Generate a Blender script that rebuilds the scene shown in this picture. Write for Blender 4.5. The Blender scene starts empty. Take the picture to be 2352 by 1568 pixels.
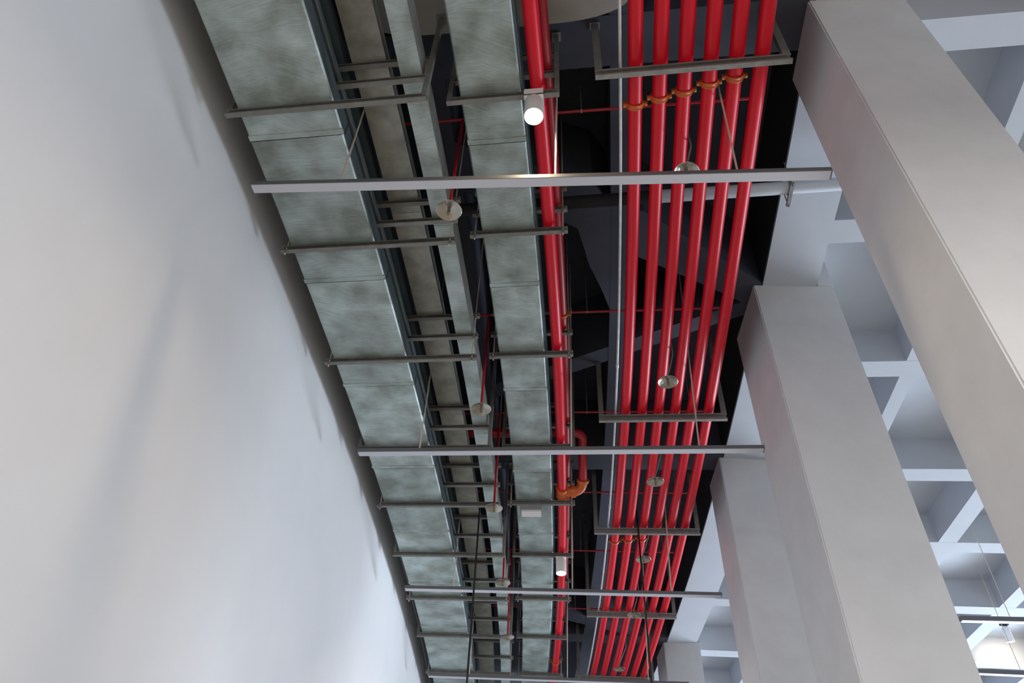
import bpy, bmesh, math, random
from mathutils import Vector, Matrix
random.seed(7)
S = bpy.context.scene
COL = S.collection
pi = math.pi

# ------------------------------------------------------------------ camera
EYE = 1.6                                   # camera height above the floor
PITCH, ROLL, FPX = 0.766316483, 0.0493475551, 1767.51743
cam = bpy.data.cameras.new('camera')
cam.sensor_fit = 'HORIZONTAL'; cam.sensor_width = 36.0
cam.lens = 36.0 * FPX / 2352.0
cam.clip_start = 0.02; cam.clip_end = 300
co = bpy.data.objects.new('camera', cam); COL.objects.link(co)
F = Vector((0, math.cos(PITCH), math.sin(PITCH)))
U0 = Vector((0, -math.sin(PITCH), math.cos(PITCH)))
R0 = Vector((1, 0, 0))
Rv = R0 * math.cos(ROLL) + U0 * math.sin(ROLL)
Uv = -R0 * math.sin(ROLL) + U0 * math.cos(ROLL)
M = Matrix(((Rv.x, Uv.x, -F.x, 0), (Rv.y, Uv.y, -F.y, 0), (Rv.z, Uv.z, -F.z, EYE), (0, 0, 0, 1)))
co.matrix_world = M
S.camera = co

# ------------------------------------------------------------------ curved hall frame: u across, s along, h above the eye
CX, CY, RR = -107.078153, 18.3998688, 109.074342
TH0 = math.atan2(-CY, -CX)
def P(u, s, h):
    r = RR + u; t = TH0 + s / RR
    return Vector((CX + r * math.cos(t), CY + r * math.sin(t), h + EYE))

# ------------------------------------------------------------------ world, daylight, exposure
W = bpy.data.worlds.new('daylight'); S.world = W; W.use_nodes = True
bgn = W.node_tree.nodes['Background']
bgn.inputs[0].default_value = (0.66, 0.80, 1.0, 1)
bgn.inputs[1].default_value = 0.07
def area(name, loc, target, sx, sy, power, color):
    l = bpy.data.lights.new(name, 'AREA'); l.shape = 'RECTANGLE'; l.size = sx; l.size_y = sy
    l.energy = power; l.color = color
    o = bpy.data.objects.new(name, l); COL.objects.link(o); o.location = loc
    o.rotation_euler = (Vector(target) - Vector(loc)).to_track_quat('-Z', 'Y').to_euler()
    return o
# daylight outside the entrance opening behind the viewer, and outside the far glazed side beyond the columns
area('entrance_daylight', P(3, -16, 1.4), P(3, 0, 1.4), 20, 6, 6000, (1.0, 0.95, 0.90))
area('side_daylight', P(17, 18, 0.2), P(2, 9, 2.2), 16, 3.6, 4200, (0.74, 0.85, 1.0))
area('near_side_daylight', P(16, 3, -0.2), P(-3, 4, 0.6), 9, 2.6, 220, (0.72, 0.92, 1.0))
S.view_settings.view_transform = 'Standard'; S.view_settings.look = 'None'
S.view_settings.gamma = 1.0; S.view_settings.use_curve_mapping = False
S.view_settings.exposure = 0.33

# ------------------------------------------------------------------ materials
def mat(name, col, rough=0.6, metal=0.0, var=0.0, scale=4.0, stretch=(1, 1, 1), emit=None, estr=0.0, bump=0.0, rnd=0.0, coat=0.0):
    m = bpy.data.materials.new(name); m.use_nodes = True
    nt = m.node_tree; b = nt.nodes['Principled BSDF']
    b.inputs['Base Color'].default_value = (*col, 1)
    b.inputs['Roughness'].default_value = rough; b.inputs['Metallic'].default_value = metal
    if coat: b.inputs['Coat Weight'].default_value = coat; b.inputs['Coat Roughness'].default_value = 0.12
    if emit:
        b.inputs['Emission Color'].default_value = (*emit, 1); b.inputs['Emission Strength'].default_value = estr
    if var or bump:
        tc = nt.nodes.new('ShaderNodeTexCoord'); mp = nt.nodes.new('ShaderNodeMapping')
        mp.inputs['Scale'].default_value = stretch
        nz = nt.nodes.new('ShaderNodeTexNoise'); nz.inputs['Scale'].default_value = scale
        nz.inputs['Detail'].default_value = 6; nz.inputs['Roughness'].default_value = 0.6
        nt.links.new(tc.outputs['Object'], mp.inputs[0]); nt.links.new(mp.outputs[0], nz.inputs[0])
        if rnd:
            oi = nt.nodes.new('ShaderNodeObjectInfo'); ad = nt.nodes.new('ShaderNodeVectorMath'); ad.operation = 'MULTIPLY_ADD'
            cb = nt.nodes.new('ShaderNodeCombineXYZ')
            for i in range(3): nt.links.new(oi.outputs['Random'], cb.inputs[i])
            ad.inputs[1].default_value = (37, 53, 11)
            nt.links.new(cb.outputs[0], ad.inputs[0]); nt.links.new(mp.outputs[0], ad.inputs[2])
            nt.links.new(ad.outputs[0], nz.inputs[0])
        if var:
            rp = nt.nodes.new('ShaderNodeValToRGB')
            rp.color_ramp.elements[0].position = 0.3; rp.color_ramp.elements[1].position = 0.72
            rp.color_ramp.elements[0].color = (*[c * (1 - var) for c in col], 1)
            rp.color_ramp.elements[1].color = (*[min(1, c * (1 + var)) for c in col], 1)
            nt.links.new(nz.outputs[0], rp.inputs[0])
            out = rp.outputs[0]
            if rnd:
                hs = nt.nodes.new('ShaderNodeHueSaturation'); mr = nt.nodes.new('ShaderNodeMapRange')
                mr.inputs['To Min'].default_value = 1 - rnd; mr.inputs['To Max'].default_value = 1 + rnd
                nt.links.new(oi.outputs['Random'], mr.inputs['Value'])
                nt.links.new(mr.outputs[0], hs.inputs['Value']); nt.links.new(out, hs.inputs['Color'])
                out = hs.outputs[0]
            nt.links.new(out, b.inputs['Base Color'])
        if bump:
            bp = nt.nodes.new('ShaderNodeBump'); bp.inputs['Strength'].default_value = bump; bp.inputs['Distance'].default_value = 0.01
            nt.links.new(nz.outputs[0], bp.inputs['Height']); nt.links.new(bp.outputs[0], b.inputs['Normal'])
    return m

def galv_mat():
    # brushed galvanised sheet: cloudy zinc, fine wipe marks that change direction, rubbed grime
    m = bpy.data.materials.new('galvanised_sheet'); m.use_nodes = True
    nt = m.node_tree; L = nt.links; b = nt.nodes['Principled BSDF']
    tc = nt.nodes.new('ShaderNodeTexCoord'); oi = nt.nodes.new('ShaderNodeObjectInfo')
    cb = nt.nodes.new('ShaderNodeCombineXYZ')
    for i in range(3): L.new(oi.outputs['Random'], cb.inputs[i])
    ad = nt.nodes.new('ShaderNodeVectorMath'); ad.operation = 'MULTIPLY_ADD'; ad.inputs[1].default_value = (31, 17, 23)
    L.new(cb.outputs[0], ad.inputs[0]); L.new(tc.outputs['Object'], ad.inputs[2])
    def streak(angle, sx, sy):
        m1 = nt.nodes.new('ShaderNodeMapping'); m1.inputs['Rotation'].default_value = (0, 0, angle)
        m2 = nt.nodes.new('ShaderNodeMapping'); m2.inputs['Scale'].default_value = (sx, sy, 3)
        nz = nt.nodes.new('ShaderNodeTexNoise'); nz.inputs['Scale'].default_value = 1.0; nz.inputs['Detail'].default_value = 5; nz.inputs['Roughness'].default_value = 0.62
        L.new(ad.outputs[0], m1.inputs[0]); L.new(m1.outputs[0], m2.inputs[0]); L.new(m2.outputs[0], nz.inputs[0])
        return nz
    sa, sb, sc = streak(0.10, 4, 95), streak(-0.30, 4, 120), streak(0.36, 4.5, 105)
    wn = nt.nodes.new('ShaderNodeTexNoise'); wn.inputs['Scale'].default_value = 2.2; wn.inputs['Detail'].default_value = 2
    L.new(ad.outputs[0], wn.inputs[0])
    def pick(lo, hi, A, B):
        mr_ = nt.nodes.new('ShaderNodeMapRange'); mr_.inputs['From Min'].default_value = lo; mr_.inputs['From Max'].default_value = hi
        L.new(wn.outputs[0], mr_.inputs['Value'])
        mm = nt.nodes.new('ShaderNodeMix'); mm.data_type = 'FLOAT'
        L.new(mr_.outputs[0], mm.inputs[0]); L.new(A, mm.inputs[2]); L.new(B, mm.inputs[3])
        return mm.outputs[0]
    fine_out = pick(.42, .46, pick(.54, .58, sa.outputs[0], sc.outputs[0]), sb.outputs[0])
    fine_out = pick(.54, .58, pick(.42, .46, sb.outputs[0], sa.outputs[0]), sc.outputs[0])
    big = nt.nodes.new('ShaderNodeTexNoise'); big.inputs['Scale'].default_value = 3.2; big.inputs['Detail'].default_value = 6
    L.new(ad.outputs[0], big.inputs[0])
    r1 = nt.nodes.new('ShaderNodeValToRGB'); r1.color_ramp.elements[0].position = 0.34; r1.color_ramp.elements[1].position = 0.66
    r1.color_ramp.elements[0].color = (0.22, 0.25, 0.225, 1); r1.color_ramp.elements[1].color = (0.43, 0.51, 0.50, 1)
    L.new(big.outputs[0], r1.inputs[0])
    r2 = nt.nodes.new('ShaderNodeValToRGB'); r2.color_ramp.elements[0].position = 0.35; r2.color_ramp.elements[1].position = 0.7
    r2.color_ramp.elements[0].color = (0.82, 0.82, 0.82, 1); r2.color_ramp.elements[1].color = (1.16, 1.16, 1.16, 1)
    L.new(fine_out, r2.inputs[0])
    mx = nt.nodes.new('ShaderNodeMix'); mx.data_type = 'RGBA'; mx.blend_type = 'MULTIPLY'; mx.inputs[0].default_value = 1.0
    L.new(r1.outputs[0], mx.inputs[6]); L.new(r2.outputs[0], mx.inputs[7])
    hs = nt.nodes.new('ShaderNodeHueSaturation'); mr = nt.nodes.new('ShaderNodeMapRange')
    mr.inputs['To Min'].default_value = 0.86; mr.inputs['To Max'].default_value = 1.14
    L.new(oi.outputs['Random'], mr.inputs['Value']); L.new(mr.outputs[0], hs.inputs['Value']); L.new(mx.outputs[2], hs.inputs['Color'])
    L.new(hs.outputs[0], b.inputs['Base Color'])
    b.inputs['Metallic'].default_value = 0.35
    rr = nt.nodes.new('ShaderNodeMapRange'); rr.inputs['To Min'].default_value = 0.38; rr.inputs['To Max'].default_value = 0.62
    L.new(fine_out, rr.inputs['Value']); L.new(rr.outputs[0], b.inputs['Roughness'])
    return m

MT = {}
MT['wall'] = mat('wall_plaster', (0.66, 0.66, 0.67), 0.85, var=0.05, scale=0.6, bump=0.05)
MT['black_wall'] = mat('black_painted_wall', (0.012, 0.012, 0.014), 0.8, var=0.2, scale=3)
MT['floor'] = mat('stone_floor', (0.66, 0.58, 0.48), 0.45, var=0.12, scale=1.2)
MT['dark'] = mat('midnight_ceiling_paint', (0.038, 0.043, 0.062), 0.75, var=0.15, scale=3)
MT['black'] = mat('black_paint', (0.006, 0.006, 0.007), 0.8)
MT['coffer'] = mat('pale_ceiling_paint', (0.44, 0.47, 0.52), 0.8, var=0.03, scale=2)
MT['column'] = mat('column_render', (0.58, 0.585, 0.60), 0.85, var=0.05, scale=2.5, bump=0.03)
MT['galv'] = galv_mat()
MT['tray'] = mat('dull_galvanised_steel', (0.34, 0.345, 0.30), 0.4, 0.4, var=0.3, scale=5, rnd=0.12)
MT['teal'] = mat('blue_grey_steel_and_shade', (0.06, 0.085, 0.095), 0.5, 0.3, var=0.2, scale=5)  # steel tone; on the trays its darkness includes their shade
MT['steel'] = mat('hanger_steel', (0.19, 0.187, 0.172), 0.5, 0.4, var=0.2, scale=9)
MT['red'] = mat('red_pipe_enamel', (0.56, 0.002, 0.014), 0.36, var=0.02, scale=9)
MT['red'].node_tree.nodes['Principled BSDF'].inputs['Specular IOR Level'].default_value = 0.36
MT['redthin'] = mat('red_branch_enamel', (0.32, 0.006, 0.012), 0.4)
MT['orange'] = mat('orange_coupling_enamel', (0.46, 0.085, 0.008), 0.45, var=0.2, scale=20)
MT['brass'] = mat('plated_bolt', (0.55, 0.42, 0.2), 0.35, 0.8)
MT['conduit'] = mat('pale_conduit', (0.52, 0.51, 0.5), 0.45, 0.2, var=0.15, scale=12)
MT['housing'] = mat('aluminium_housing', (0.13, 0.133, 0.142), 0.45, 0.3)
MT['diffuser'] = mat('opal_diffuser', (0.50, 0.51, 0.56), 0.4)
MT['zinc'] = mat('bright_zinc_channel', (0.25, 0.247, 0.23), 0.45, 0.4, var=0.2, scale=14)
MT['wire'] = mat('suspension_wire', (0.62, 0.54, 0.47), 0.5, 0.4)
MT['disc'] = mat('polished_shield', (0.42, 0.39, 0.33), 0.16, 0.95, bump=0.8, scale=16)
MT['headdark'] = mat('sprinkler_bronze', (0.2, 0.17, 0.12), 0.4, 0.7)
MT['white'] = mat('white_enamel', (0.75, 0.74, 0.72), 0.4)
MT['lamp'] = mat('lit_lamp_face', (1, 1, 1), 0.5, emit=(1.0, 0.86, 0.66), estr=40)
MT['rod'] = mat('black_rod', (0.01, 0.01, 0.01), 0.4, 0.3)
MT['pvc'] = mat('pale_blue_grey_pipe', (0.5, 0.55, 0.6), 0.45, var=0.05, scale=6)
MT['box'] = mat('grey_box_plastic', (0.22, 0.22, 0.225), 0.5)
MT['boxlens'] = mat('box_lens', (0.55, 0.54, 0.5), 0.35)
MT['plenum'] = mat('grey_plenum_sheet', (0.30, 0.29, 0.27), 0.6, 0.1, var=0.12, scale=3)

# ------------------------------------------------------------------ mesh helpers
def obj(name, bm, m, parent=None, smooth=False):
    me = bpy.data.meshes.new(name)
    bmesh.ops.recalc_face_normals(bm, faces=bm.faces[:])
    bm.to_mesh(me); bm.free()
    for x in (m if isinstance(m, (list, tuple)) else [m]): me.materials.append(x)
    if smooth:
        for p_ in me.polygons: p_.use_smooth = True
        try: me.set_sharp_from_angle(angle=math.radians(40))
        except Exception: pass
    o = bpy.data.objects.new(name, me); COL.objects.link(o)
    if parent:
        o.parent = parent; o.matrix_parent_inverse = parent.matrix_basis.inverted()
    return o
def tag(o, label=None, cat=None, group=None, kind=None):
    if label: o['label'] = label
    if cat: o['category'] = cat
    if group: o['group'] = group
    if kind: o['kind'] = kind
    return o
def thing(name, loc, label, cat, group=None):
    o = bpy.data.objects.new(name, None); o.empty_display_size = 0.1; COL.objects.link(o)
    o.location = loc
    return tag(o, label, cat, group)
def hexa(bm, pts, mi=0):
    """pts: 8 world points, bottom ring then top ring"""
    v = [bm.verts.new(p) for p in pts]
    for f in ((0, 1, 2, 3), (4, 5, 6, 7), (0, 1, 5, 4), (1, 2, 6, 5), (2, 3, 7, 6), (3, 0, 4, 7)):
        fc = bm.faces.new([v[i] for i in f]); fc.material_index = mi
    return v
def cbox(bm, u0, u1, s0, s1, h0, h1, mi=0, step=0.8):
    """box that follows the curve of the hall"""
    n = max(1, int(math.ceil((s1 - s0) / step)))
    rings = []
    for i in range(n + 1):
        s = s0 + (s1 - s0) * i / n
        rings.append([bm.verts.new(P(u, s, h)) for u, h in ((u0, h0), (u1, h0), (u1, h1), (u0, h1))])
    for a, b in zip(rings, rings[1:]):
        for k in range(4):
            f = bm.faces.new((a[k], a[(k + 1) % 4], b[(k + 1) % 4], b[k])); f.material_index = mi
    for r in (rings[0], rings[-1]):
        f = bm.faces.new(r); f.material_index = mi
def sweep(bm, prof, s0, s1, step=0.5, closed=True, mi=0, cap=True):
    n = max(1, int(math.ceil((s1 - s0) / step)))
    rings = []
    for i in range(n + 1):
        s = s0 + (s1 - s0) * i / n
        rings.append([bm.verts.new(P(u, s, h)) for u, h in prof])
    m = len(prof)
    for a, b in zip(rings, rings[1:]):
        for k in range(m if closed else m - 1):
            f = bm.faces.new((a[k], a[(k + 1) % m], b[(k + 1) % m], b[k])); f.material_index = mi
    if closed and cap:
        for r in (rings[0], rings[-1]):
            f = bm.faces.new(r); f.material_index = mi
def tube(bm, pts, r, n=16, cap=True, mi=0):
    pts = [Vector(p) for p in pts]; rs = r if isinstance(r, (list, tuple)) else [r] * len(pts)
    prev = None; rings = []
    for i, p in enumerate(pts):
        t = (pts[min(i + 1, len(pts) - 1)] - pts[max(i - 1, 0)]).normalized()
        if prev is None:
            a = Vector((0, 0, 1)) if abs(t.z) < 0.9 else Vector((1, 0, 0))
            x = t.cross(a).normalized()
        else:
            x = (prev - t * prev.dot(t)).normalized()
        prev = x; y = t.cross(x)
        rings.append([bm.verts.new(p + (x * math.cos(2 * pi * k / n) + y * math.sin(2 * pi * k / n)) * rs[i]) for k in range(n)])
    for a, b in zip(rings, rings[1:]):
        for k in range(n):
            f = bm.faces.new((a[k], a[(k + 1) % n], b[(k + 1) % n], b[k])); f.material_index = mi
    if cap:
        for rg in (rings[0], rings[-1]):
            f = bm.faces.new(rg); f.material_index = mi
def arc(u, h, s0, s1, step=0.35):
    n = max(1, int(math.ceil((s1 - s0) / step)))
    return [P(u, s0 + (s1 - s0) * i / n, h) for i in range(n + 1)]
def lathe(bm, c, prof, n=32, axis=Vector((0, 0, 1)), mi=0):
    """prof: (radius, height) pairs about a vertical axis at c"""
    axis = axis.normalized(); a = Vector((1, 0, 0)) if abs(axis.x) < 0.9 else Vector((0, 1, 0))
    x = axis.cross(a).normalized(); y = axis.cross(x)
    rings = []
    for r, h in prof:
        if r < 1e-6: rings.append([bm.verts.new(c + axis * h)])
        else: rings.append([bm.verts.new(c + axis * h + (x * math.cos(2 * pi * k / n) + y * math.sin(2 * pi * k / n)) * r) for k in range(n)])
    for p_, q in zip(rings, rings[1:]):
        for k in range(n):
            if len(p_) == 1 and len(q) == 1: continue
            if len(p_) == 1: f = bm.faces.new((p_[0], q[k], q[(k + 1) % n]))
            elif len(q) == 1: f = bm.faces.new((p_[k], p_[(k + 1) % n], q[0]))
            else: f = bm.faces.new((p_[k], p_[(k + 1) % n], q[(k + 1) % n], q[k]))
            f.material_index = mi
def prism(bm, poly, h0, h1, mi=0):
    lo = [bm.verts.new(P(u, s, h0)) for u, s in poly]; hi = [bm.verts.new(P(u, s, h1)) for u, s in poly]
    n = len(poly)
    for ring in (lo, hi):
        f = bm.faces.new(ring); f.material_index = mi
    for k in range(n):
        f = bm.faces.new((lo[k], lo[(k + 1) % n], hi[(k + 1) % n], hi[k])); f.material_index = mi
def new(): return bmesh.new()
ORD = ['first', 'second', 'third', 'fourth', 'fifth', 'sixth', 'seventh', 'eighth', 'ninth', 'tenth']

# ------------------------------------------------------------------ setting
SA, SB = -6.0, 21.0                          # built length of the hall
SP = -2.0
FLOOR = -EYE
HD, HC, HS = 7.85, 7.35, 6.80                # dark deck, coffer tops, rib soffits
bm = new(); sweep(bm, [(-4.4, FLOOR), (16, FLOOR), (16, FLOOR - 0.2), (-4.4, FLOOR - 0.2)], -12, 34, 2.0)
tag(obj('floor', bm, MT['floor']), kind='structure')
# curved drum wall in smooth plaster
bm = new()
prof = [(-3.35, FLOOR), (-3.35, HD + .2), (-3.75, HD + .2), (-3.75, FLOOR)]
sweep(bm, prof, -8, 30, 0.5)
w = obj('wall_left', bm, MT['wall'], smooth=True); tag(w, kind='structure')
bm = new(); cbox(bm, -3.35, 16, -6.3, -6.0, 3.45 - EYE, HD + .2)  # unseen wall, added so its header blocks light from the column tops
tag(obj('wall_back_light_blocker', bm, MT['wall']), kind='structure')
# midnight-painted ribbed deck over the services
bm = new()
cbox(bm, -3.35, 1.62, SA, SB, HD, HD + 0.25)
for s0, s1 in ((-1.4, -1.0), (2.95, 3.42), (9.53, 9.92), (15.92, 16.31)):
    cbox(bm, -3.35, 1.59, s0, s1, HS, HD)
for u0, u1 in ((-0.17, 0.12), (-2.03, -1.73)):
    cbox(bm, u0, u1, SA, SB, HS + 0.002, HD)
prism(bm, [(-2.0, 4.0), (-0.36, 4.70), (-0.17, 5.0), (0.18, 5.10), (1.40, 6.05), (1.59, 6.2), (1.59, 6.62), (1.13, 6.32), (0.45, 5.91), (0.12, 5.72),
           (0.12, 6.5), (-0.17, 6.53), (-0.28, 6.18), (-0.41, 5.83), (-0.53, 5.29), (-0.75, 5.15), (-2.0, 4.6)], HS + 0.004, HD)
prism(bm, [(-2.0, 8.05), (-0.66, 7.43), (0.89, 6.72), (1.59, 6.40), (1.59, 6.64), (1.11, 6.85), (-0.66, 7.70), (-2.0, 8.34)], HS + 0.006, HD)
prism(bm, [(-2.0, 14.2), (-0.3, 15.0), (0.9, 15.6), (0.9, 15.95), (-0.3, 15.4), (-2.0, 14.6)], HS + 0.006, HD)
tag(obj('ceiling', bm, MT['dark']), kind='structure')
# pale coffered ceiling beyond the columns
RAD = [(-1.25, -0.95), (0.95, 1.25), (3.24, 3.54), (5.34, 5.65), (7.57, 7.86), (9.88, 10.18), (11.91, 12.22), (14.12, 14.41), (16.46, 16.77), (18.75, 19.05)]
CIR = [(3.61, 3.80), (5.54, 5.85), (7.55, 7.86), (9.6, 9.9), (11.6, 11.9), (13.7, 14.0)]
bm = new()
cbox(bm, 2.2, 14.0, SA, SB, HC, HC + 0.25)
for s0, s1 in RAD: cbox(bm, 2.21, 14.0, s0, s1, HS, HC)
for u0, u1 in CIR: cbox(bm, u0, u1, SA, SB, HS + 0.002, HC)
tag(obj('ceiling', bm, MT['coffer']), kind='structure')
# edge beam on the column line, black on the services side
bm = new()
cbox(bm, 1.60, 2.22, SA, SB, HS - 0.001, HD)
cbox(bm, 1.585, 1.60, SA, SB, HS, HD, mi=1)
tag(obj('trim_1', bm, [MT['coffer'], MT['black']]), kind='structure')

# ------------------------------------------------------------------ columns
COLS = [(((1.53, 2.98), (1.51, 3.71), (2.36, 3.78), (2.36, 3.05)), 'big pale square column nearest the viewer, filling the right edge'),
        (((1.49, 6.22), (1.42, 7.12), (2.34, 7.18), (2.41, 6.28)), 'pale square column standing just behind the nearest one'),
        (((1.53, 9.60), (1.50, 10.35), (2.36, 10.40), (2.38, 9.65)), 'pale square column third along, partly hidden behind the second'),
        (((1.53, 16.15), (1.51, 16.95), (2.26, 16.95), (2.28, 16.10)), 'far short-looking pale column at the bottom beside the red pipes')]
for q, lab in COLS:
    c = P(sum(a for a, b in q) / 4, sum(b for a, b in q) / 4, FLOOR)
    t = thing('column', c, lab, 'column', 'row of square columns')
    bm = new()
    hexa(bm, [P(a, b, FLOOR) for a, b in q] + [P(a, b, HS - 0.004) for a, b in q])
    bmesh.ops.bevel(bm, geom=[e for e in bm.edges if abs((e.verts[0].co - e.verts[1].co).z) > 1], offset=0.012, segments=2, affect='EDGES')
    obj('shaft', bm, MT['column'], t)
    fl, bl, br, fr = q
    bm = new(); ring = [(2.225, fl[1] + .02), (2.225, bl[1] + .03), br, fr]
    hexa(bm, [P(a, b, HS - 0.004) for a, b in ring] + [P(a, b, HC - 0.002) for a, b in ring])
    obj('column_head', bm, MT['column'], t)
    bm = new(); ring = [(fl[0] + .005, fl[1] + .005), (bl[0] + .005, bl[1] - .005), (1.58, bl[1]), (1.58, fl[1] + .005)]
    hexa(bm, [P(a, b, HS - 0.004) for a, b in ring] + [P(a, b, HD - 0.002) for a, b in ring])
    tag(obj('column_head', bm, MT['black'], t), 'black painted strip of the column head')

# ------------------------------------------------------------------ ducts and cable trays
def rib_h(u, s):
    if -2.32 < u < 0.02 and s < 2.92: return 6.62
    for u0, u1 in ((-0.17, 0.12), (-2.03, -1.73)):
        if u0 - .02 <= u <= u1 + .02: return HS
    for s0, s1 in ((2.95, 3.42), (9.53, 9.92), (15.92, 16.31)):
        if s0 - .03 <= s <= s1 + .03: return HS
    return HD
def duct(name, label, cat, u0, u1, h0, h1, joints, m, sag=0.0):
    t = thing(name, P((u0 + u1) / 2, joints[0], h0), label, cat)
    for a, b in zip(joints, joints[1:]):
        bm = new()
        jit = random.uniform(-0.004, 0.004)
        e = 0.012
        prof = [(u0, h0 + e), (u0 + e, h0), (u0 + (u1 - u0) * .5, h0 - random.uniform(0, .006)), (u1 - e, h0), (u1, h0 + e), (u1, h1), (u0, h1)]
        sweep(bm, [(u + jit, h) for u, h in prof], a + 0.006, b - 0.004, 0.4)
        # slip lip at the far end of every length
        sweep(bm, [(u0 - .003 + jit, h0 - .004), (u1 + .003 + jit, h0 - .004), (u1 + .003 + jit, h1 + .003), (u0 - .003 + jit, h1 + .003)], b - 0.05, b - 0.003, 0.4)
        obj('duct_section', bm, m, t)
    return t
JL = [-1.57, -0.03, 1.51, 3.05, 4.60, 6.13, 7.69, 9.22, 10.76, 12.30, 13.84, 15.38, 16.92, 18.46]
dl = duct('galvanised_duct', 'wide galvanised duct running along the top of the curved wall', 'duct', -3.08, -2.32, 5.31, 5.47, JL, MT['galv'])
bm = new()
for a, b in zip(JL, JL[1:]):
    sweep(bm, [(-2.322, 5.33), (-2.312, 5.33), (-2.312, 5.465), (-2.322, 5.465)], a + .01, b - .01, .5)
obj('side_flange', bm, MT['teal'], dl)
JM = [-1.4, 0.25, 1.90, 3.55, 5.22, 6.87, 8.54, 10.17, 11.75, 13.03, 14.7, 16.35, 18.0]
dm = duct('galvanised_duct', 'narrower galvanised duct running between the wall-side trays and a red pipe', 'duct', -1.44, -0.937, 5.82, 6.04, JM, MT['galv'])
bm = new()
sweep(bm, [(-0.935, 5.83), (-0.915, 5.83), (-0.915, 5.85), (-0.935, 5.85)], -1.4, 18, .5)
sweep(bm, [(-0.935, 6.01), (-0.915, 6.01), (-0.915, 6.03), (-0.935, 6.03)], -1.4, 18, .5)
obj('edge_angle', bm, MT['teal'], dm)
def tray(label, u0, u1, h0, h1, m, lip=0.012, lipmat=None):
    t = thing('cable_tray', P((u0 + u1) / 2, SP, h0), label, 'cable tray')
    js = [SP + 3.0 * k + random.uniform(0, .6) for k in range(8)]
    for a, b in zip(js, js[1:]):
        bm = new(); sweep(bm, [(u0, h0), (u1, h0), (u1, h1), (u1 - .006, h1), (u1 - .006, h0 + .006), (u0 + .006, h0 + .006), (u0 + .006, h1), (u0, h1)], a, b - .004, .5)
        obj('tray_length', bm, m, t)
    if lipmat:
        bm = new(); sweep(bm, [(u1 - .002, h0), (u1 + lip, h0), (u1 + lip, h0 + .012), (u1 - .002, h0 + .012)], SP, 18.8, .5)
        obj('tray_lip', bm, lipmat, t)
    return t
tray('dark blue-grey cable tray half hidden above the wide wall-side duct', -3.02, -2.335, 5.595, 5.70, MT['teal'], lipmat=MT['steel'])  # dark colour carries the shade from the duct below
tray('topmost dark blue-grey tray stacked above the wide wall-side duct', -3.02, -2.335, 5.895, 6.0, MT['teal'])
tray('dull grey cable tray in the middle of the ladder of hanger rungs', -2.28, -1.995, 5.895, 6.02, MT['tray'])
tb = tray('slim dull grey trunking on the right end of the lower hanger rungs', -1.835, -1.667, 5.597, 5.842, MT['galv'])
bm = new(); sweep(bm, [(-1.667, 5.600), (-1.663, 5.600), (-1.663, 5.842), (-1.667, 5.842)], SP, 18.5, .5); obj('side_shade_strip', bm, MT['steel'], tb)  # added dark strip: shade on the trunking's right face put into colour

# ------------------------------------------------------------------ trapeze hangers
def channel(u0, u1, s, h0, ht, wd=0.042, tk=0.005, lip=0.022):
    """channel lying on its side, open toward the viewer, with two lips"""
    bm = new(); a, b = s - wd / 2, s + wd / 2
    prof = [(a, h0), (b, h0), (b, h0 + ht), (a, h0 + ht), (a, h0 + ht - lip), (a + tk, h0 + ht - lip), (a + tk, h0 + ht - tk), (b - tk, h0 + ht - tk), (b - tk, h0 + tk), (a + tk, h0 + tk), (a + tk, h0 + lip), (a, h0 + lip)]
    l = [bm.verts.new(P(u0, x, y)) for x, y in prof]; r = [bm.verts.new(P(u1, x, y)) for x, y in prof]
    n = len(prof)
    for k in range(n): bm.faces.new((l[k], l[(k + 1) % n], r[(k + 1) % n], r[k]))
    bm.faces.new(l); bm.faces.new(r)
    return bm
def nutrod(t, u, s, h0, h1, stops, r=0.007):
    bm = new(); tube(bm, [P(u, s, h0 - .035), P(u, s, h1 - .002)], r, 8)
    rod = obj('hanger_rod', bm, MT['wire'], t, True)
    for h in stops:
        bm = new(); lathe(bm, P(u, s, h - .014), [(0, 0), (.013, 0), (.013, .012), (0, .012)], 6)
        obj('nut', bm, MT['steel'], rod)
def hanger(label, group, uL, uR, s, levels, ht, frame, tops=None, rodsL=None, rungL=None, rungR=None):
    t = thing('trapeze_hanger', P((uL + uR) / 2, s, levels[0]), label, 'pipe hanger', group)
    for i, h in enumerate(levels):
        a, b = (uL, uR) if i == 0 else (rungL if rungL is not None else uL, rungR if rungR is not None else uR)
        if frame and i: a, b = uL + .042, uR - .042
        obj('crossbar', channel(a, b, s, h, ht if i == 0 else .05, lip=.010), MT['steel'], t)
    for side, u in ((0, uL), (1, uR)):
        uc = u + (.02 if side == 0 else -.02)
        top = rib_h(uc, s)
        if frame:
            bm = new(); a, b = (u, u + .04) if side == 0 else (u - .04, u)
            z0 = levels[0] + ht + .001
            cbox(bm, a, b, s - .021, s + .021, z0, top - .002)
            cbox(bm, a - .02, b + .02, s - .045, s + .045, top - .012, top - .002)
            obj('upright', bm, MT['steel'], t)
        else:
            uu = u + (.045 if side == 0 else -.045)
            nutrod(t, uu, s, levels[0], top, levels)
RS = [2.77, 4.15, 5.67, 7.23, 8.46, 9.77, 11.14, 12.53, 14.15]
RF = [1, 0, 0, 1, 0, 1, 0, 1, 0]
for i, (s, fr) in enumerate(zip(RS, RF)):
    hanger('steel hanger under the wide wall-side duct, %s from the top of the picture' % ORD[i], 'hangers carrying the wide duct and trays',
           -3.165, -1.60, s, [5.24, 5.543, 5.843], .058, fr)
MS = [3.10, 4.50, 6.21, 7.93, 9.24, 10.71, 12.17, 13.71, 15.48]
MF = [1, 0, 0, 1, 0, 1, 0, 1, 0]
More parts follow.
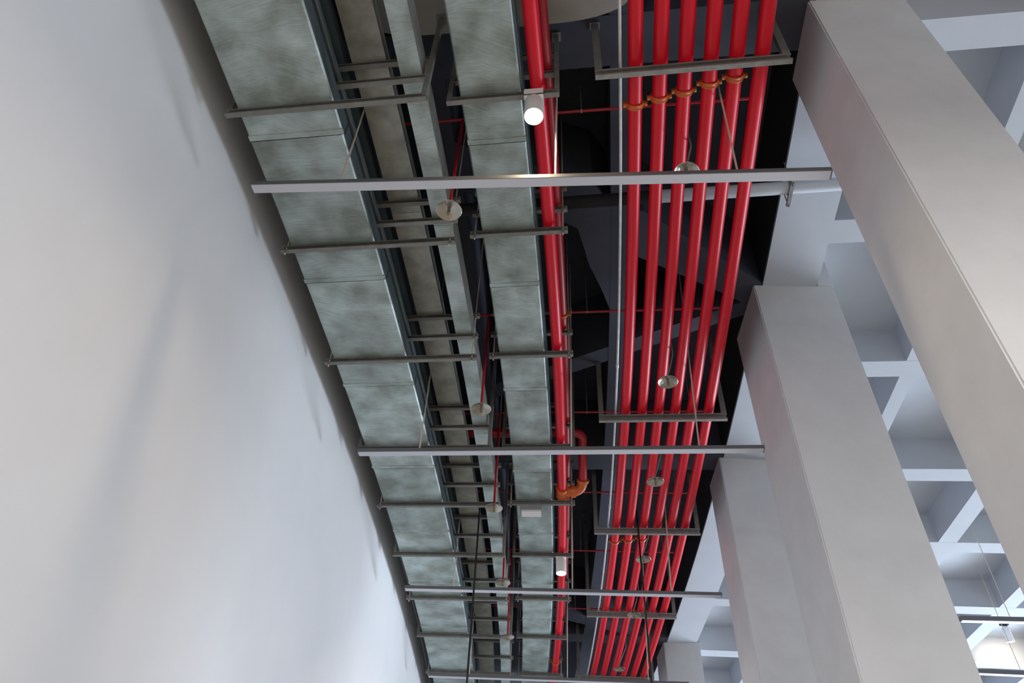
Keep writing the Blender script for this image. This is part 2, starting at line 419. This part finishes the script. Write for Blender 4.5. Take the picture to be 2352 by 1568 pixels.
for i, (s, fr) in enumerate(zip(MS, MF)):
    hanger('steel hanger under the narrower duct, %s from the top of the picture' % ORD[i], 'hangers carrying the narrower duct and red pipe',
           -1.55, -0.625, s, [5.748, 6.08, 6.425], .062, fr)
PS = [3.03, 7.51, 10.17, 12.95, 15.85]
for i, s in enumerate(PS):
    t = thing('trapeze_hanger', P(.45, s, 5.84), 'wide channel frame carrying the six red pipes, %s from the top of the picture' % ORD[i], 'pipe hanger', 'frames carrying the six red pipes')
    obj('crossbar', channel(-0.33, 1.21, s, 5.84, .095), MT['zinc'], t)
    for a, b in ((-0.33, -0.27), (1.15, 1.21)):
        bm = new(); top = rib_h((a + b) / 2, s)
        cbox(bm, a, b, s - .021, s + .021, 5.937, top - .002)
        cbox(bm, a - .015, b + .015, s - .035, s + .035, top - .014, top - .002)
        obj('upright', bm, MT['steel'], t)

# ------------------------------------------------------------------ red pipes
def coupling(parent, u, s, h, r):
    """grooved coupling: two half shells, ears and bolts, round a pipe that runs along s"""
    c = P(u, s, h); ax = (P(u, s + .1, h) - P(u, s - .1, h)).normalized()
    bm = new()
    lathe(bm, c, [(r + .002, -.024), (r + .011, -.024), (r + .014, -.016), (r + .009, -.007), (r + .009, .007), (r + .014, .016), (r + .011, .024), (r + .002, .024)], 28, ax)
    side = Vector((0, 0, 1)).cross(ax).normalized()
    for sg in (-1, 1):
        e = c + side * sg * (r + .022)
        v = []
        for dz in (-.016, .016):
            for da, ds in ((-.016, -.014), (-.016, .02), (.016, .02), (.016, -.014)):
                v.append(e + ax * da + side * sg * ds + Vector((0, 0, dz)))
        hexa(bm, v)
    k = obj('coupling', bm, MT['orange'], parent, True)
    for sg in (-1, 1):
        bm = new(); e = c + side * sg * (r + .032)
        lathe(bm, e - Vector((0, 0, .026)), [(0, 0), (.009, 0), (.009, .01), (.006, .01), (.006, .045), (.009, .045), (.009, .053), (0, .053)], 8)
        obj('bolt', bm, MT['brass'], k)
CP = [(3.38, 10.63), (3.33, 10.58), (3.29, 10.54), (3.235,), (3.20,), ()]
PN = ['leftmost of the six parallel red pipes, beside the thin pale conduit', 'second from the left of the six parallel red pipes', 'third from the left of the six parallel red pipes',
      'fourth from the left of the six parallel red pipes', 'fifth from the left of the six parallel red pipes', 'rightmost of the six parallel red pipes, nearest the columns']
RP = 0.0605
for k in range(6):
    u = k * 0.2012; t = thing('red_pipe', P(u, SP, 6.0), PN[k], 'pipe', 'six parallel red pipes')
    cuts = [SP] + [c for c in CP[k]] + [18.2]
    for a, b in zip(cuts, cuts[1:]):
        bm = new(); tube(bm, arc(u, 5.998, a, b), RP, 24)
        obj('pipe_length', bm, MT['red'], t, True)
    for c in CP[k]: coupling(t, u, c, 5.998, RP)
# single pipe beside the narrower duct, with its offset loop
u7, h7, r7 = -0.800, 5.880, 0.062
t7 = thing('red_pipe', P(u7, SP, h7), 'single red pipe beside the narrower duct, with an orange tee and offset loop', 'pipe')
for a, b in ((SP, 6.25), (6.25, 9.03), (9.21, 15.05), (15.05, 18.2)):
    bm = new(); tube(bm, arc(u7, h7, a, b), r7, 24); obj('pipe_length', bm, MT['red'], t7, True)
coupling(t7, u7, 15.05, h7, r7)
bm = new(); tube(bm, arc(u7, h7, 9.01, 9.205, .1), .076, 24)
tube(bm, [P(u7, 9.11, h7), P(-0.62, 9.11, h7)], .070, 24)
for s in (9.03, 9.185): lathe(bm, P(u7, s, h7), [(.06, -.02), (.086, -.02), (.086, .02), (.06, .02)], 24, P(u7, 9.3, h7) - P(u7, 9.1, h7))
lathe(bm, P(-0.655, 9.11, h7), [(.06, -.018), (.088, -.018), (.088, .018), (.06, .018)], 24, P(0, 9.11, h7) - P(-1, 9.11, h7))
obj('pipe_tee', bm, MT['orange'], t7, True)
ul, hl = -0.515, 6.32
def bez(p0, p1, p2, n=10): return [p0 * (1 - x) ** 2 + p1 * 2 * x * (1 - x) + p2 * x * x for x in [i / n for i in range(n + 1)]]
el = bez(P(-0.64, 9.11, h7), P(ul - .01, 9.125, h7 + .02), P(ul, 9.00, h7 + .10))
bm = new(); tube(bm, el, .068, 24)
for c_, d_ in ((el[-1], el[-1] - el[-2]), (el[0], el[1] - el[0])): lathe(bm, c_, [(.05, -.018), (.084, -.018), (.084, .018), (.05, .018)], 24, d_)
obj('elbow', bm, MT['orange'], t7, True)
bm = new(); pts = [el[-1] + (el[-1] - el[-2]) * .2, P(ul, 8.87, h7 + .18), P(ul, 8.66, hl - .04), P(ul, 8.51, hl)] + bez(P(ul, 8.51, hl), P(ul, 8.36, hl), P(ul - .15, 8.36, hl))[1:] + [P(-2.2, 8.36, hl)]
tube(bm, pts, .058, 20); obj('offset_pipe', bm, MT['redthin'], t7, True)
t8 = thing('red_pipe', P(-.735, SP, 6.2), 'upper red pipe mostly hidden behind the single red pipe', 'pipe')
for a, b in ((SP, 6.0), (6.0, 12.0), (12.0, 18.2)):
    bm = new(); tube(bm, arc(-0.735, 6.190, a, b), .055, 20); obj('pipe_length', bm, MT['redthin'], t8, True)
coupling(t8, -0.735, 6.0, 6.19, .055)
# thin pale conduit
bm = new(); tube(bm, arc(-0.125, 5.962, SP, 18.2), .0135, 12)
tc_ = thing('conduit', P(-.125, SP, 5.96), 'thin pale conduit left of the six red pipes', 'conduit')
obj('conduit_run', bm, MT['conduit'], tc_, True)
bm = new()
for s in (9.6, 12.6, 6.6): tube(bm, arc(-0.125, 5.962, s, s + .06, .03), .018, 12)
obj('sleeve', bm, MT['conduit'], tc_, True)

# ------------------------------------------------------------------ sprinkler branches and shielded heads
BR = [(3.745, -1.58, .385), (6.375, -1.62, .38), (8.27, -1.64, .37), (10.24, -1.644, .36), (12.05, -1.644, .37), (14.28, None, .33)]
HB = 6.6
for i, (s, ul_, ur_) in enumerate(BR):
    lab = 'thin red branch pipe crossing above the pipes, %s from the top of the picture' % ORD[i]
    bm = new(); tube(bm, [P(-2.25, s, HB), P(1.12, s, HB)], .0145, 12)
    t = thing('branch_pipe', P(-.5, s, HB), lab, 'pipe', 'thin red sprinkler branches')
    obj('pipe_run', bm, MT['redthin'], t, True)
    for u in (-0.45, 0.95):
        bm = new()
        top = rib_h(u, s); tube(bm, [P(u, s, HB), P(u, s, top - .002)], .005, 8)
        lathe(bm, P(u, s, HB), [(.015, -.008), (.021, -.008), (.021, .008), (.015, .008)], 16, P(1, s, HB) - P(0, s, HB))
        obj('clip', bm, MT['steel'], t)
    for u, hd, side in ((ul_, (5.16, 5.16, 5.10, 5.09, 5.07, 5)[i], 'left'), (ur_, 5.475, 'right')):
        if u is None: continue
        ds = 0.0
        where = 'beside the wall-side trays' if side == 'left' else 'below the six red pipes'
        t = thing('sprinkler', P(u, s, hd), 'sprinkler with round shield %s, %s from the top of the picture' % (where, ORD[i]), 'sprinkler', 'sprinklers with round shields')
        path = [P(u, s, HB - .015), P(u, s, hd + .028)] if side == 'left' else [P(.4735, s, HB - .015), P(.4735, s, 5.88), P(u + .03, s, 5.64), P(u, s, 5.56), P(u, s, hd + .028)]
        bm = new(); tube(bm, path, .014 if side == 'left' else .008, 12); obj('drop_pipe', bm, MT['redthin'] if side == 'left' else MT['steel'], t, True)
        bm = new(); rd = .108
        lathe(bm, P(u, s, hd), [(.0, .030), (.03, .030), (.06, .024), (rd - .004, .006), (rd, 0), (rd - .003, -.002), (.062, .016), (.03, .022), (0, .022)], 40)
        obj('shield_plate', bm, MT['disc'], t, True)
        bm = new(); lathe(bm, P(u, s, hd - .045), [(0, 0), (.016, 0), (.016, .004), (.004, .006), (.004, .03), (.012, .04), (.014, .068), (0, .068)], 14)
        for sg in (-1, 1): tube(bm, [P(u + sg * .010, s, hd + .01), P(u + sg * .013, s, hd - .015), P(u, s, hd - .04)], .0025, 6)
        obj('sprinkler_head', bm, MT['headdark'], t, True)

# ------------------------------------------------------------------ linear lights on wires
LL = [((-2.97, 3.12), (1.32, 3.35)), ((-2.96, 6.62), (1.32, 6.67)), ((-2.96, 9.85), (1.33, 9.94)), ((-2.98, 13.05), (1.32, 13.10))]
LN = ['nearest long straight linear light across the hall, just past the first downlight', 'second long linear light across the hall, ending at the second column',
      'third long linear light across the hall, past the lower downlight', 'farthest long linear light across the hall, along the bottom edge']
def long_bar(bm, a, b, h0, h1, s0, s1):
    (ua, sa), (ub, sb) = a, b
    hexa(bm, [P(ua, sa + s0, h0), P(ub, sb + s0, h0), P(ub, sb + s1, h0), P(ua, sa + s1, h0), P(ua, sa + s0, h1), P(ub, sb + s0, h1), P(ub, sb + s1, h1), P(ua, sa + s1, h1)])
for (a, b), lab in zip(LL, LN):
    t = thing('linear_light', P((a[0] + b[0]) / 2, (a[1] + b[1]) / 2, 4.8), lab, 'linear light', 'linear lights hung across the hall')
    bm = new(); long_bar(bm, a, b, 4.803, 4.848, 0, .080)
    bmesh.ops.bevel(bm, geom=bm.edges[:], offset=0.002, segments=1, affect='EDGES'); obj('housing', bm, MT['housing'], t)
    bm = new(); long_bar(bm, (a[0] + .012, a[1]), (b[0] - .012, b[1]), 4.798, 4.8035, .003, .077); obj('diffuser', bm, MT['diffuser'], t)
    for u, slope in ((-2.297, 0), (-.672, .012), (.66, .039)):
        f = (u - a[0]) / (b[0] - a[0]); s = a[1] + (b[1] - a[1]) * f + .04
        bm = new(); top = rib_h(u, s); du = slope * (top - 4.85)
        tube(bm, [P(u, s, 4.846), P(u + du, s, top - .002)], .0085, 8)
        wr = obj('suspension_wire', bm, MT['wire'], t, True)
        bm = new(); cbox(bm, u - .03, u + .03, s - .015, s + .015, 4.847, 4.858); obj('wire_clip', bm, MT['housing'], wr)

# ------------------------------------------------------------------ downlights on the hangers
def downlight(u, s, htop, hbot, r, lab, power, plate):
    t = thing('downlight', P(u, s, htop), lab, 'downlight', 'white can downlights')
    bm = new(); 
    if plate: cbox(bm, u - r, u + r, s - .068, s - .0605, htop - .01, htop + .075)
    cbox(bm, u - r, u + r, s - .068, s + .04, htop - .01, htop - .001); obj('bracket', bm, MT['white'], t)
    bm = new(); hh = htop - hbot
    lathe(bm, P(u, s, hbot), [(r - .008, .004), (r - .004, 0), (r, .004), (r, hh - .035), (r - .01, hh - .014), (r - .03, hh), (0, hh)], 36)
    obj('can_body', bm, MT['white'], t, True)
    bm = new(); lathe(bm, P(u, s, hbot + .003), [(0, .012), (r - .012, .012), (r - .008, .003), (r - .012, 0), (0, 0)], 36)
    obj('lamp_face', bm, MT['lamp'], t)
    l = bpy.data.lights.new('downlight_beam', 'SPOT'); l.energy = power; l.color = (1.0, .78, .52); l.spot_size = math.radians(132); l.spot_blend = .6; l.shadow_soft_size = .05
    o = bpy.data.objects.new('downlight_beam', l); COL.objects.link(o); o.location = P(u, s, hbot - .01)
    o.parent = t; o.matrix_parent_inverse = t.matrix_basis.inverted()
downlight(-0.832, 3.135, 5.745, 5.495, .078, 'lit white can downlight under the duct hanger, near the top', 110, True)
downlight(-0.815, 10.745, 5.745, 5.50, .078, 'lit white can downlight under the duct hanger, low in the picture', 110, False)
# grey box on the fifth hanger of the narrower duct
t = thing('emergency_light', P(-1.22, 9.3, 5.7), 'small grey box fixed under the narrower duct beside the orange tee', 'emergency light')
bm = new(); cbox(bm, -1.375, -1.075, 9.215, 9.40, 5.668, 5.746); bmesh.ops.bevel(bm, geom=bm.edges[:], offset=.006, segments=2, affect='EDGES'); obj('box_body', bm, MT['box'], t)
bm = new(); cbox(bm, -1.36, -1.09, 9.235, 9.38, 5.642, 5.668); obj('box_lens', bm, MT['boxlens'], t)
bm = new(); tube(bm, [P(-1.20, 9.30, 5.746), P(-1.24, 9.30, 5.78), P(-1.42, 9.29, 5.79), P(-1.475, 9.29, 5.82), P(-1.485, 9.29, 5.95), P(-1.485, 9.29, 6.4)], .008, 8); obj('cable', bm, MT['rod'], t, True)

# ------------------------------------------------------------------ grey vent pipe, plenum, black rods
t = thing('vent_pipe', P(.9, 4.69, 6.5), 'pale grey pipe crossing above the red pipes toward the nearest column', 'pipe')
bm = new(); tube(bm, [P(.30, 4.70, 6.5), P(2.9, 4.66, 6.5)], .066, 24); obj('pale_pipe', bm, MT['pvc'], t, True)
bm = new(); tube(bm, [P(-2.2, 4.74, 6.5), P(.30, 4.70, 6.5)], .066, 24); tag(obj('painted_pipe', bm, MT['black'], t, True), 'black painted length of the pipe')
bm = new(); lathe(bm, P(.06, 4.705, 6.5), [(.06, -.02), (.078, -.02), (.078, .02), (.06, .02)], 24, P(1, 4.7, 6.5) - P(0, 4.7, 6.5)); obj('clamp', bm, MT['steel'], t, True)
for u in (1.57,):
    bm = new()
    lathe(bm, P(u, 4.685, 6.5), [(.064, -.014), (.073, -.014), (.073, .014), (.064, .014)], 24, P(1, 4.7, 6.5) - P(0, 4.7, 6.5))
    cbox(bm, u - .018, u + .018, 4.57, 4.84, 6.405, 6.432)
    for s in (4.585, 4.825): tube(bm, [P(u, s, 6.38), P(u, s, 6.798)], .006, 8)
    obj('clamp', bm, MT['steel'], t)
bm = new(); cu, cs, lu, ls, rc = -1.15, 1.75, 1.15, 1.15, 0.62
poly = []
for qx, qy, a0 in ((1, 1, 0), (-1, 1, pi / 2), (-1, -1, pi), (1, -1, 3 * pi / 2)):
    for i in range(9):
        a = a0 + pi / 2 * i / 8
        poly.append((cu + qx * (lu - rc) + rc * math.cos(a), cs + qy * (ls - rc * .28) + rc * .28 * math.sin(a)))
prism(bm, poly, 6.62, 7.3)
t = thing('plenum_box', P(cu, cs, 6.7), 'pale grey round-cornered plenum above the ducts at the top edge', 'air plenum')
obj('plenum_body', bm, MT['plenum'], t)
bm = new()
for u in (-2.1, -.3):
    for s in (1.0, 2.5): tube(bm, [P(u, s, 7.3), P(u, s, HD - .002)], .008, 8)
obj('hanger_rod', bm, MT['steel'], t)
for (u, s, lab) in ((-1.90, 8.95, 'left of two thin black rods hanging down, in front of the wall-side trays'), (0.302, 10.06, 'right of two thin black rods hanging down, in front of the six red pipes')):
    t = thing('suspension_rod', P(u, s, 3), lab, 'rod', 'black suspension rods')
    bm = new(); top = rib_h(u, s); tube(bm, [P(u, s, 2.4), P(u, s, top - .002)], .0125, 10); obj('rod', bm, MT['rod'], t, True)
    bm = new(); lathe(bm, P(u, s, 2.36), [(0, 0), (.02, 0), (.02, .05), (.012, .06), (0, .06)], 12); obj('rod_end', bm, MT['rod'], t, True)

# ------------------------------------------------------------------ lights in the coffered bays on the right
for (a, b, lab) in (((5.32, 11.7), (9.6, 11.7), 'upper linear light hung below the coffers at the right edge'), ((6.40, 13.62), (10.6, 13.75), 'lower linear light hung below the coffers, bottom right corner')):
    t = thing('linear_light', P(a[0], a[1], 5.35), lab, 'linear light', 'linear lights under the coffers')
    bm = new(); long_bar(bm, a, b, 5.353, 5.42, 0, .08); obj('housing', bm, MT['housing'], t)
    bm = new(); long_bar(bm, (a[0] + .01, a[1]), (b[0] - .01, b[1]), 5.345, 5.354, .003, .077); obj('diffuser', bm, MT['diffuser'], t)
    for f in (.18, .8):
        u = a[0] + (b[0] - a[0]) * f; s = a[1] + .04
        top = HC
        for s0, s1 in RAD:
            if s0 - .02 < s < s1 + .02: top = HS
        for u0, u1 in CIR:
            if u0 - .02 < u < u1 + .02: top = HS
        bm = new(); tube(bm, [P(u, s, 5.42), P(u, s, top - .002)], .006, 8); obj('suspension_wire', bm, MT['wire'], t, True)
t = thing('spotlight', P(8.68, 15.85, 7.3), 'lit white spotlight in a coffer at the bottom right corner', 'spotlight')
bm = new(); cbox(bm, 8.60, 8.76, 15.78, 15.86, 7.30, HC - .002); obj('base', bm, MT['rod'], t)
ax = Vector((0.10, 0.22, -1)).normalized(); c0 = P(8.70, 15.85, 7.28)
bm = new(); lathe(bm, c0, [(0, 0), (.06, 0), (.075, .02), (.085, .30), (.075, .30), (.07, .27), (0, .27)], 28, ax); obj('can_body', bm, MT['white'], t, True)
bm = new(); lathe(bm, c0, [(0, .275), (.072, .275), (.072, .285), (0, .285)], 28, ax); obj('lamp_face', bm, MT['lamp'], t)
l = bpy.data.lights.new('spotlight_beam', 'SPOT'); l.energy = 40; l.color = (1, .82, .6); l.spot_size = math.radians(140); l.spot_blend = .5; l.shadow_soft_size = .05
o = bpy.data.objects.new('spotlight_beam', l); COL.objects.link(o); o.location = c0 + ax * .31
o.rotation_euler = Vector((.2, 1.0, -.35)).to_track_quat('-Z', 'Y').to_euler()
o.parent = t; o.matrix_parent_inverse = t.matrix_basis.inverted()
